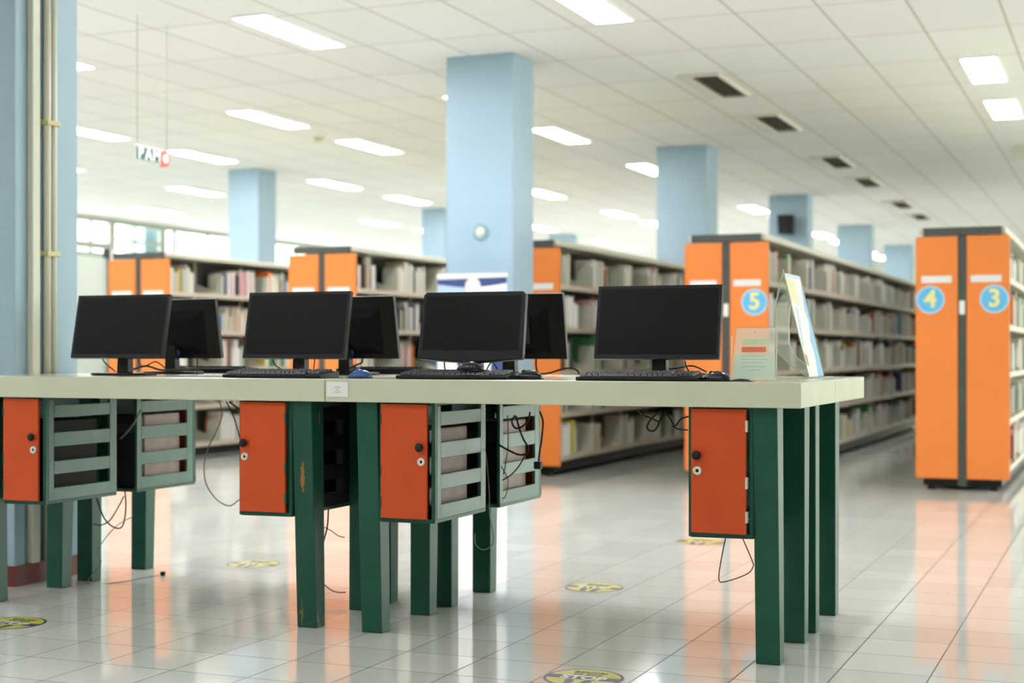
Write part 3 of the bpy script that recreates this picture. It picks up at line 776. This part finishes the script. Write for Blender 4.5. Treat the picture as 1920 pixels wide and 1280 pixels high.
# ------------------------------------------------------------------ monitors
def T(t, y0, z0):
    """panel space (x across, y towards the back, z up the panel) leaning back by t"""
    return Matrix.Translation((0, y0, z0)) @ Matrix.Rotation(-t, 4, 'X')
GMF, GMB = 'black monitors facing the camera', 'black monitors seen from behind'
def make_monitor(loc, w, h, label, style=0, basew=.2, rz=0, group=GMF, strip=False):
    e = empty('monitor', loc, label, 'monitor', group, rz)
    Mx = T(R(11.5), -.03, .078)
    hb = MB(Mx)
    if style == 0:
        hb.box(-w / 2, w / 2, 0, .022, 0, h)
        hb.frustum((-w / 2 + .03, w / 2 - .03, .022, .0225), (-w / 2 + .03, w / 2 - .03, .022, .0225), .03, h - .03)
    else:
        n = 14; bot = [(-w / 2 + w * i / n, -.014 * math.sin(math.pi * i / n)) for i in range(n + 1)]
        hb.prism(bot + [(w / 2 + .002, .02), (w / 2 - .004, h - .012), (w / 2 - .016, h), (-w / 2 + .016, h), (-w / 2 + .004, h - .012), (-w / 2 - .002, .02)], 'y', 0, .03)
    house = hb.build('housing', M['black'], e, local=True, bevel=.004)
    bz = .012 if style == 0 else .018; bb = .018 if style == 0 else .034
    MB(Mx).box(-w / 2 + bz, w / 2 - bz, -.0012, .003, bb, h - bz).build('screen', M['screen'], house, local=True)
    bk = MB(Mx); bk.add(*(lambda q: (q, [(3, 2, 1, 0), (4, 5, 6, 7), (0, 1, 5, 4), (1, 2, 6, 5), (2, 3, 7, 6), (3, 0, 4, 7)]))(
        [(-w * .36, .022, .02), (w * .36, .022, .02), (w * .36, .022, h - .05), (-w * .36, .022, h - .05), (-w * .26, .05, .05), (w * .26, .05, .05), (w * .26, .05, h - .09), (-w * .26, .05, h - .09)]))
    bk.build('back_cover', M['screenback'], e, local=True, bevel=.006)
    if strip: MB(Mx).box(-.092, -.058, .048, .0525, .075, .195).build('back_strip', M['greystrip'], e, local=True)
    MB(Mx).box(-.028, -.010, .040, .062, .018, .05).build('video_plug', M['mouseblue'], e, local=True, bevel=.003)
    nk = MB().frustum((-.030, .030, .015, .06), (-.026, .026, .02, .062), .010, .135)
    nk.build('neck', M['black'], e, local=True, bevel=.004)
    bs = MB(); n = 20
    bs.prism([(basew / 2 * (abs(math.cos(t)) ** .6) * (1 if math.cos(t) >= 0 else -1), .03 + .085 * (abs(math.sin(t)) ** .6) * (1 if math.sin(t) >= 0 else -1)) for t in [2 * math.pi * i / n for i in range(n)]], 'z', 0, .011)
    bs.build('stand_base', M['black'], e, local=True, bevel=.003)
    if style == 0 and not strip:
        MB(Mx).box(w / 2 - .03, w / 2 - .018, -.002, 0, .006, .010).build('power_light', M['greystrip'], house, local=True)
    return e
ZD = ZT + .0005
m1 = make_monitor((-4.149, 5.48, ZD), .493, .287, 'black flat monitor facing the camera, nearest the piped blue column', basew=.30)
m2 = copy_tree(m1, (-3.246, 5.48, ZD), 0, 'black flat monitor facing the camera, above the desk seam and the chipped leg', GMF)
m3 = make_monitor((-2.435, 5.48, ZD), .456, .275, 'black monitor with rounded bulging lower edge, in front of the big column', style=1)
m4 = copy_tree(m1, (-1.660, 5.48, ZD), 0, 'black flat monitor facing the camera, beside the clear sign holder', GMF)
copy_tree(m1, (-4.245, 6.05, ZD), R(180), 'black monitor seen from behind, next to the front monitor by the piped column', GMB)
copy_tree(m1, (-3.300, 6.05, ZD), R(180), 'black monitor seen from behind, above the blue mouse', GMB)
make_monitor((-2.488, 6.05, ZD), .493, .287, 'black monitor seen from behind with a grey strip, beside the round-edged monitor', rz=R(180), group=GMB, strip=True)

# ------------------------------------------------------------------ keyboards and mice
def make_keyboard(loc, rz, label, shiny=False):
    e = empty('keyboard', loc, label, 'keyboard', 'black computer keyboards', rz)
    w, d = .46, .155
    b = MB().prism([(-d / 2, .004), (-d / 2 + .01, 0), (d / 2, 0), (d / 2, .026), (d / 2 - .02, .027), (-d / 2 + .006, .014)], 'x', -w / 2, w / 2)
    b.build('body', M['black'], e, local=True, bevel=.003)
    k = MB(); ang = math.atan2(.013, d - .026)
    for r in range(6):
        yy = -d / 2 + .024 + r * .0205 + (.006 if r == 5 else 0)
        zz = .0145 + (yy + d / 2 - .006) * math.tan(ang)
        x = -w / 2 + .012
        cols = [1] * 22
        if r == 0: cols = [1.3, 1.2, 1.2, 6, 1.2, 1.2, 1.3, 1, 1, 1, 2, 1]
        while cols:
            cw = cols.pop(0) * .0193
            if x + cw > w / 2 - .01: break
            if not (abs(x - .105) < .006 or abs(x - .165) < .003):
                k.frustum((x + .0008, x + cw - .0008, yy - .0092, yy + .0092), (x + .003, x + cw - .003, yy - .0065, yy + .0075), zz, zz + .0085)
            x += cw
    k.build('keys', M['key'], e, local=True)
    MB().box(w / 2 - .085, w / 2 - .02, d / 2 - .022, d / 2 - .006, .0262, .0275).build('indicator_panel', M['greystrip'], e, local=True)
    return e
kb = make_keyboard((-1.640, 5.215, ZD), R(-.5), 'black keyboard in front of the monitor beside the clear sign holder')
copy_tree(kb, (-2.395, 5.255, ZD), R(1.5), 'black keyboard with a mouse lying on it, before the round-edged monitor')
copy_tree(kb, (-3.175, 5.235, ZD), R(-1.0), 'black keyboard in front of the monitor above the desk seam')
copy_tree(kb, (-4.19, 6.29, ZD), R(180), 'black keyboard behind the monitor pair by the piped column')
copy_tree(kb, (-3.24, 6.30, ZD), R(180), 'black keyboard on the back row, behind the blue mouse')
def make_mouse(loc, rz, label, m):
    e = empty('mouse', loc, label, 'mouse', 'computer mice on the desks', rz)
    b = MB(); n, k = 18, 10; vs, fs = [], []
    for i in range(k + 1):
        v = -1 + 2 * i / k; yy = .056 * v
        wd = .031 * math.sqrt(max(0, 1 - (abs(v) ** 3.2))) + .001
        ht = .036 * (1 - abs(v + .12) ** 2.4 * .75)
        for j in range(n + 1):
            t = math.pi * j / n
            vs.append((wd * math.cos(t), yy, .003 + max(.004, ht - .003) * math.sin(t) ** .75))
    for i in range(k):
        for j in range(n):
            a = i * (n + 1) + j; fs.append((a, a + 1, a + n + 2, a + n + 1))
        fs.append((i * (n + 1), (i + 1) * (n + 1), (i + 1) * (n + 1) + n, i * (n + 1) + n))
    fs += [tuple(range(n + 1)), tuple(range(k * (n + 1), (k + 1) * (n + 1)))]
    b.add(vs, fs, True); b.build('shell', m, e, local=True)
    MB().box(-.028, .028, -.05, .05, 0, .004).build('sole', M['greystrip'], e, local=True, bevel=.002)
    w = MB(Matrix.Translation((0, .026, .028)) @ Matrix.Rotation(R(90), 4, 'Y')); w.cyl((0, 0), 'z', .008, -.004, .004, 16)
    w.build('wheel', M['greystrip'], e, local=True)
    return e
ms = make_mouse((-1.360, 5.215, ZD), R(60), 'glossy black mouse next to the keyboard and the clear sign holder', M['mousedark'])
copy_tree(ms, (-2.115, 5.30, ZD), R(75), 'glossy black mouse on the desk at the end of the keyboard before the big column')
copy_tree(ms, (-2.335, 5.235, ZD + .0335), R(80), 'glossy black mouse lying on top of a keyboard')
make_mouse((-2.825, 5.26, ZD), R(70), 'glossy blue and white mouse standing near the desk seam', M['mouseblue'])
g = empty('cable_plug', (-1.27, 5.215, ZD), 'flat dark plug of a cable lying before the clear sign holder', 'plug')
q = MB(); n = 12
q.prism([(-.045 + .09 * i / n, .009 * math.sin(math.pi * i / n) + .0005) for i in range(n + 1)] + [(.045, 0), (-.045, 0)], 'y', -.012, .012); q.build('blade', M['purple'], g, local=True, bevel=.001)
MB().box(-.062, -.046, -.006, .006, .001, .010).box(-.078, -.066, -.006, .006, .001, .012).box(-.066, -.062, -.003, .003, .003, .007).build('strain_relief', M['black'], g, local=True, bevel=.001)

# ------------------------------------------------------------------ clear sign holder and poster stand
g = empty('sign_holder', (-1.235, 5.29, ZD), 'clear acrylic sign holder with a half see-through sheet printed with green and red bands', 'sign holder')
Mx = Matrix.Translation((-1.235, 5.262, ZD)) @ Matrix.Rotation(R(-7), 4, 'X')
MB(Mx).prism([(-.088, .002), (.080, .002), (.074, .199), (-.074, .199)], 'y', 0, .003).build('front_sheet', M['acrylic'], g)
MB(Mx).prism([(-.082, .008), (.074, .008), (.072, .098), (-.078, .098)], 'y', .0035, .0045).build('paper', M['filmpaper'], g)
MB(Mx).prism([(-.078, .0985), (.072, .0985), (.069, .192), (-.070, .192)], 'y', .0035, .0045).build('film', M['film'], g)
MB(Mx).box(-.045, .055, -.0008, -.0002, .132, .150).build('green_band', M['bandgreen'], g)
MB(Mx).box(-.048, .040, -.0008, -.0002, .105, .123).build('red_band', M['bandred'], g)
pr = MB(Mx)
for z, a, b in ((.090, -.05, .035), (.078, -.05, .045), (.066, -.045, .03), (.052, -.05, .045), (.04, -.03, .02)): pr.box(a, b, .0030, .0034, z, z + .0015)
pr.box(-.003, .002, -.0008, -.0002, .172, .184)
pr.build('print', M['printgrey'], g)
MB().prism([(5.282, ZD + .192), (5.286, ZD + .192), (5.345, ZD), (5.338, ZD)], 'x', -1.300, -1.165).build('rear_leg', M['acrylic'], g)
MB().box(-1.318, -1.158, 5.26, 5.345, ZD, ZD + .003).build('foot', M['acrylic'], g)
MB(Mx).box(.076, .0795, -.001, .004, .002, .198).build('sheet_edge', M['acryledge'], g)
MB(Mx).box(-.088, -.0855, -.001, .004, .002, .16).build('sheet_edge', M['acryledge'], g)

g = empty('poster_stand', (-1.19, 6.04, ZD), 'tilted clear poster stand with a yellow, white and blue printed sheet at the desk end', 'poster stand')
XB, ZBP, XTP, ZTP = -1.165, ZD + .006, -1.265, 1.415
def Q(u, v, off=0):          # u along the desk end 0..1, v up the sheet 0..1, off outwards
    y = 5.905 + .30 * u
    n = Vector((ZTP - ZBP, 0, XB - XTP)).normalized()
    return (XB + (XTP - XB) * v + n.x * off, y, ZBP + (ZTP - ZBP) * v + n.z * off)
def sheet(mb, pts, o0, o1):
    n = len(pts); vs = [Q(u, v, o0) for u, v in pts] + [Q(u, v, o1) for u, v in pts]
    mb.add(vs, [tuple(range(n))[::-1], tuple(range(n, 2 * n))] + [(i, (i + 1) % n, n + (i + 1) % n, n + i) for i in range(n)]); return mb
sheet(MB(), [(-.02, -.01), (1.02, -.01), (1.02, 1.01), (-.02, 1.01)], -.004, -.001).build('clear_panel', M['acrylic'], g)
po = sheet(MB(), [(0, 0), (1, 0), (1, 1), (0, 1)], -.0008, .0002).build('poster', M['postwhite'], g)
wave = [(.62, 0), (.70, .12), (.74, .25), (.66, .36), (.80, .44), (.86, .55), (.78, .66), (.88, .78), (.95, .90), (.97, .92)]
sheet(MB(), [(1, 0), (1, .92)] + wave[::-1], .0002, .0006).build('printed_blue', M['postblue'], po)
sheet(MB(), [(.03, .72), (.5, .70), (.52, .95), (.03, .96)], .0002, .0006).build('printed_yellow', M['postyellow'], po)
sheet(MB(), [(.5, .62), (.85, .60), (.90, .90), (.53, .93)], .0002, .0006).build('printed_white', M['whitepaper'], po)
sheet(MB(), [(.04, .30), (.13, .28), (.35, .66), (.22, .68)], .0002, .0006).build('printed_pale', M['postpale'], po)
sheet(MB(), [(.02, .965), (.98, .965), (.98, .995), (.02, .995)], .0002, .0006).build('printed_pale', M['postpale'], po)
sheet(MB(), [(.02, .12), (.16, .10), (.20, .20), (.05, .23)], .0002, .0006).build('printed_brown', M['postbrown'], po)
for u_, t_ in ((-.02, 1.03), (1.02, 1.01)): MB().tube([Q(u_, 0, 0), Q(u_, t_, 0)], .0025, 6).build('panel_edge', M['acryledge'], g)
# the clear sheet folds over the top, comes down behind and runs back to the foot
back = [(-1.268, 1.418), (-1.285, 1.36), (-1.30, 1.28), (-1.305, 1.20), (-1.302, 1.13), (-1.285, 1.09), (-1.235, 1.045), (-1.175, ZD + .004)]
b2 = MB()
for i in range(len(back) - 1):
    (xa, za), (xb, zb_) = back[i], back[i + 1]
    b2.prism([(xa, za), (xb, zb_), (xb - .003, zb_), (xa - .003, za)], 'y', 5.915, 6.19)
b2.build('back_sheet', M['acrylic'], g)
for yy in (5.915, 6.19): MB().tube([(x - .0015, yy, z) for x, z in back], .0026, 6).build('back_edge', M['acryledge'], g)
MB().box(-1.20, -1.125, 5.90, 6.21, ZD, ZD + .005).build('foot_lip', M['acrylic'], g)

# ------------------------------------------------------------------ cables
def cable(pts, r, label, m='cable', group=None, plug=None):
    mb = MB().tube(smooth_path(pts), r, 7)
    if plug:
        e = empty('cable', tuple(pts[-1]), label, 'cable', group); mb.build('cord', M[m], e)
        p_, sz = plug
        MB().box(p_[0] - sz, p_[0] + sz, p_[1] - sz, p_[1] + sz, p_[2] - sz, p_[2] + sz).build('plug', M['black'], e, bevel=sz * .4)
        return e
    return tag(mb.build('cable', M[m]), label, 'cable', group)
GK = 'loose computer cables under the desks'
def W(Y, *px): return [PY(x, y, Y) for x, y in px]
cable(W(5.72, (1362, 1000), (1352, 1050), (1348, 1086), (1360, 1090), (1400, 1076), (1412, 1062), (1410, 1050), (1392, 1008)), .0023, 'thin black cable hanging in a loop below the cabinet nearest the camera', group=GK)
cable(W(5.74, (1196, 768), (1206, 778), (1222, 784), (1236, 790), (1244, 778), (1240, 770)), .0035, 'short black cable sagging under the desk, left of two loops', group=GK)
cable(W(5.73, (1238, 770), (1222, 784), (1213, 800), (1220, 808), (1230, 804), (1238, 786), (1240, 770)), .0042, 'thick black cable hanging in a small ring under the desk beside the red door', group=GK)
cable(W(5.72, (1246, 770), (1256, 784), (1266, 798), (1276, 786), (1292, 780)), .0035, 'black cable in a bent hook shape under the desk, touching the red door', group=GK)
cable(W(5.75, (1260, 798), (1272, 804), (1290, 806)), .003, 'short black cable running into the cabinet nearest the camera', group=GK)
cable(W(5.765, (994, 772), (990, 788), (978, 800), (966, 802), (960, 790), (966, 778)), .0042, 'black cable hanging in a wide loop before the tangled back row cabinet', group=GK)
cable(W(5.77, (968, 780), (974, 804), (982, 824), (990, 838), (988, 850), (972, 852), (950, 842), (936, 834)), .0042, 'black cable crossing the tangled back row cabinet from top to middle', group=GK)
cable(W(5.775, (986, 850), (974, 872), (958, 890), (942, 900)), .003, 'thin grey brown cable running down across the tangled back row cabinet', group=GK)
cable(W(5.785, (952, 778), (953, 830), (948, 870), (944, 890)), .0026, 'thin grey cable hanging straight down the tangled back row cabinet', 'greycable', group=GK)
cable(W(5.76, (1012, 771), (1018, 790), (1016, 820), (1012, 846), (1010, 864)), .0042, 'black power cable with a plug dangling at the corner of the tangled cabinet', group=GK, plug=(PY(1009, 872, 5.76), .016))
cable(W(5.79, (940, 874), (950, 892), (953, 905), (948, 930), (942, 934)), .0026, 'thin grey cable curling at the lower front of the tangled cabinet', 'greycable', group=GK)
cable(W(5.72, (905, 790), (906, 830), (912, 860), (917, 920), (918, 960), (923, 990), (926, 1012), (918, 1026), (904, 1030), (892, 1020), (890, 1000)), .0024, 'thin grey cable dangling below the tangled cabinet beside a leg', 'greycable', group=GK)
cable(W(5.80, (412, 752), (416, 780), (404, 812), (391, 838), (383, 870), (386, 905), (405, 935), (430, 948), (449, 936)), .0028, 'thin grey cable bowing out wide left of the red door with a pale patch', 'greycable', group=GK)
cable(W(5.80, (424, 752), (436, 776), (444, 800), (450, 822)), .003, 'thin black cable slanting behind the red door with a pale patch', group=GK)
cable(W(5.79, (430, 753), (442, 762), (452, 768)), .004, 'short thick black cable at the top beside the red door with a pale patch', group=GK)
cable(W(5.78, (264, 768), (252, 792), (240, 808), (226, 822)), .0045, 'pale grey cable slanting down between the two slatted cabinets by the column', 'greycable', group=GK)
cable(W(5.72, (234, 916), (236, 950), (232, 980), (224, 990), (210, 986), (196, 972), (186, 948), (180, 928)), .0034, 'black cable hanging in a deep loop between the legs by the piped column', group=GK)
cable(W(5.73, (232, 930), (222, 950), (206, 975), (190, 984), (176, 982)), .0030, 'black cable curving left of the deep loop between the legs by the column', group=GK)
fl = [PY(248, 968, 5.80), PY(216, 988, 5.80), PY(184, 1030, 5.80)]
cable(fl + [(-4.50, 5.80, .10), (-4.56, 5.78, .004), (-4.45, 5.86, .004), (-4.42, 6.02, .004), (-4.40, 6.12, .004)], .0022, 'thin grey cable trailing down onto the floor tiles by the column', 'greycable', group=GK, plug=((-4.395, 6.145, .010), .010))
cable(W(5.735, (616, 950), (614, 985), (608, 1010), (602, 1030)), .0035, 'thick black cable hanging down beside the chipped leg', group=GK)
cable(W(5.74, (602, 985), (620, 994), (634, 1004), (646, 1007)), .0024, 'thin grey cable running across behind the chipped leg at mid height', 'greycable', group=GK)
cable(W(5.80, (602, 1090), (618, 1104), (632, 1110), (648, 1110)), .0026, 'thin dark cable sagging low behind the chipped leg', group=GK)
GT = 'cables lying on the desks behind the monitors'
cable(W(5.56, (192, 672), (197, 680), (206, 688), (216, 696)), .003, 'black cable dropping from the monitor by the piped column', group=GT)
cable(W(5.62, (260, 670), (263, 684), (272, 686), (290, 678), (300, 682), (312, 692)), .003, 'black cable looping between the two monitors by the piped column', group=GT)
cable(W(5.70, (240, 697), (256, 690), (276, 686), (300, 693), (330, 694), (370, 694)), .005, 'thick black cable heaped on the desk behind the first front monitor', group=GT)
cable(W(5.98, (369, 668), (370, 680), (370, 694), (369, 704)), .0034, 'black cable hanging straight from the back-turned monitor by the column', group=GT)
cable(W(5.56, (511, 674), (516, 684), (526, 691), (540, 696)), .003, 'black cable curling under the monitor above the desk seam', group=GT)
cable(W(5.60, (590, 672), (589, 685), (587, 697)), .0028, 'short black cable dropping behind the monitor above the desk seam', group=GT)
cable(W(5.98, (680, 672), (678, 680), (668, 684), (656, 690)), .004, 'black cable dropping from the back-turned monitor above the blue mouse', group=GT)
cable(W(5.56, (833, 676), (834, 690), (837, 698)), .0035, 'short black cable hanging under the round-edged monitor', group=GT)
cable(W(5.60, (910, 698), (920, 680), (928, 684), (935, 697)), .003, 'thin black cable in a peak shape under the round-edged monitor', group=GT)
cable(W(5.98, (1005, 672), (1006, 690), (1012, 700), (1030, 699), (1050, 693), (1068, 690), (1082, 694), (1086, 702)), .004, 'black cable arching over the desk between the last two front monitors', group=GT)
cable(W(5.58, (1284, 676), (1287, 688), (1292, 696)), .003, 'short black cable dropping from the monitor beside the sign holder', group=GT)
cable(W(5.60, (1250, 692), (1270, 690), (1290, 686), (1304, 687), (1325, 697)), .003, 'black cable arching on the desk behind the last front monitor', group=GT)

# ------------------------------------------------------------------ round floor stickers
feet = [(0, -.055), (.012, -.052), (.017, -.03), (.013, -.005), (.016, .02), (.013, .045), (0, .056), (-.013, .048), (-.016, .02), (-.011, -.005), (-.013, -.035)]
def sticker(x, y, label):
    e = empty('floor_sticker', (x, y, 0), label, 'floor sticker', 'round yellow floor stickers reading STOP')
    r = .137
    MB().cyl((0, 0), 'z', r + .006, .0002, .0006, 48).build('clear_margin', M['stickerfilm'], e, local=True)
    MB().cyl((0, 0), 'z', r, .0006, .0010, 48).build('rim', M['purple'], e, local=True)
    def seg(z0, z1, ri):
        pts = []
        n = 40
        for i in range(n + 1):
            yy = z0 + (z1 - z0) * i / n; pts.append((math.sqrt(max(0, ri * ri - yy * yy)), yy))
        pts += [(-px_, py_) for px_, py_ in pts[::-1]]
        return [p_ for i, p_ in enumerate(pts) if i == 0 or (Vector(p_) - Vector(pts[i - 1])).length > 1e-5]
    ri = r - .011
    up = MB().prism(seg(.022, ri - .0005, ri), 'z', .0010, .0013).prism(seg(-ri + .0005, -.030, ri), 'z', .0010, .0013); up.build('yellow_field', M['yellow'], e, local=True)
    t = MB(Matrix.Translation((0, -.004, .0014))); t.add(*text_mesh('STOP', .066, .0005, .0024)); t.build('lettering', M['stickerwhite'], e, local=True)
    t = MB(Matrix.Translation((0, .078, .0016))); t.add(*text_mesh('BERDIRI', .034, .0005, .0008))
    t.M = Matrix.Translation((0, .046, .0016)); t.add(*text_mesh('DI SINI', .034, .0005, .0008)); t.build('lettering', M['stickerblack'], e, local=True)
    for s in (-1, 1):
        f = MB(Matrix.Translation((s * .028, -.076, 0)) @ Matrix.Rotation(R(-8 * s), 4, 'Z') @ Matrix.Scale(.78, 4, (0, 1, 0)))
        f.prism(feet, 'z', .0013, .0017); f.build('footprint', M['purple'], e, local=True)
sticker(-1.70, 4.755, 'round yellow and purple STOP floor sticker nearest the camera, cut by the bottom frame edge')
sticker(-2.307, 6.60, 'round yellow STOP floor sticker midway on the open floor, behind the front desk')
sticker(-4.20, 6.66, 'pale yellow floor sticker seen between the chipped leg and the grey bowed cable')
sticker(-2.29, 8.42, 'yellow floor sticker farthest away, beneath the cabinet nearest the camera')
sticker(-4.19, 4.83, 'round yellow and purple STOP floor sticker before the desk end at the column')

# ------------------------------------------------------------------ light
w = bpy.data.worlds.new('sky'); sc.world = w; w.use_nodes = True
bg = w.node_tree.nodes['Background']; bg.inputs[0].default_value = (.93, .97, 1.0, 1); bg.inputs[1].default_value = 3.0
def daylight(name, loc, rot, sx, sy, power, col=(1, .83, .68)):
    l = bpy.data.lights.new(name, 'AREA'); l.shape = 'RECTANGLE'; l.size = sx; l.size_y = sy; l.energy = power; l.color = col
    o = bpy.data.objects.new(name, l); o.location = loc; o.rotation_euler = rot; C.objects.link(o); return o
for a, b in right_open: daylight('daylight', (XR + .3, (a + b) / 2, 1.95), (0, R(90), 0), 2.1, b - a, 70)
for a, b in ((4.0, 10.3), (10.3, 16.2), (16.2, 22.3), (23.85, 29.6), (29.6, 35.6), (35.6, 44)):
    daylight('daylight', (XL - 1.6, (a + b) / 2, 3.3), (0, R(-90), 0), 1.2, b - a, 90, (.97, 1, 1))

sc.view_settings.view_transform = 'Standard'
sc.view_settings.look = 'None'
sc.view_settings.exposure = 1.33
sc.view_settings.gamma = 1
sc.view_settings.use_curve_mapping = False
sc.cycles.use_denoising = True
sc.cycles.max_bounces = 8
sc.cycles.diffuse_bounces = 5
sc.cycles.transparent_max_bounces = 16
sc.cycles.caustics_reflective = False
sc.cycles.caustics_refractive = False
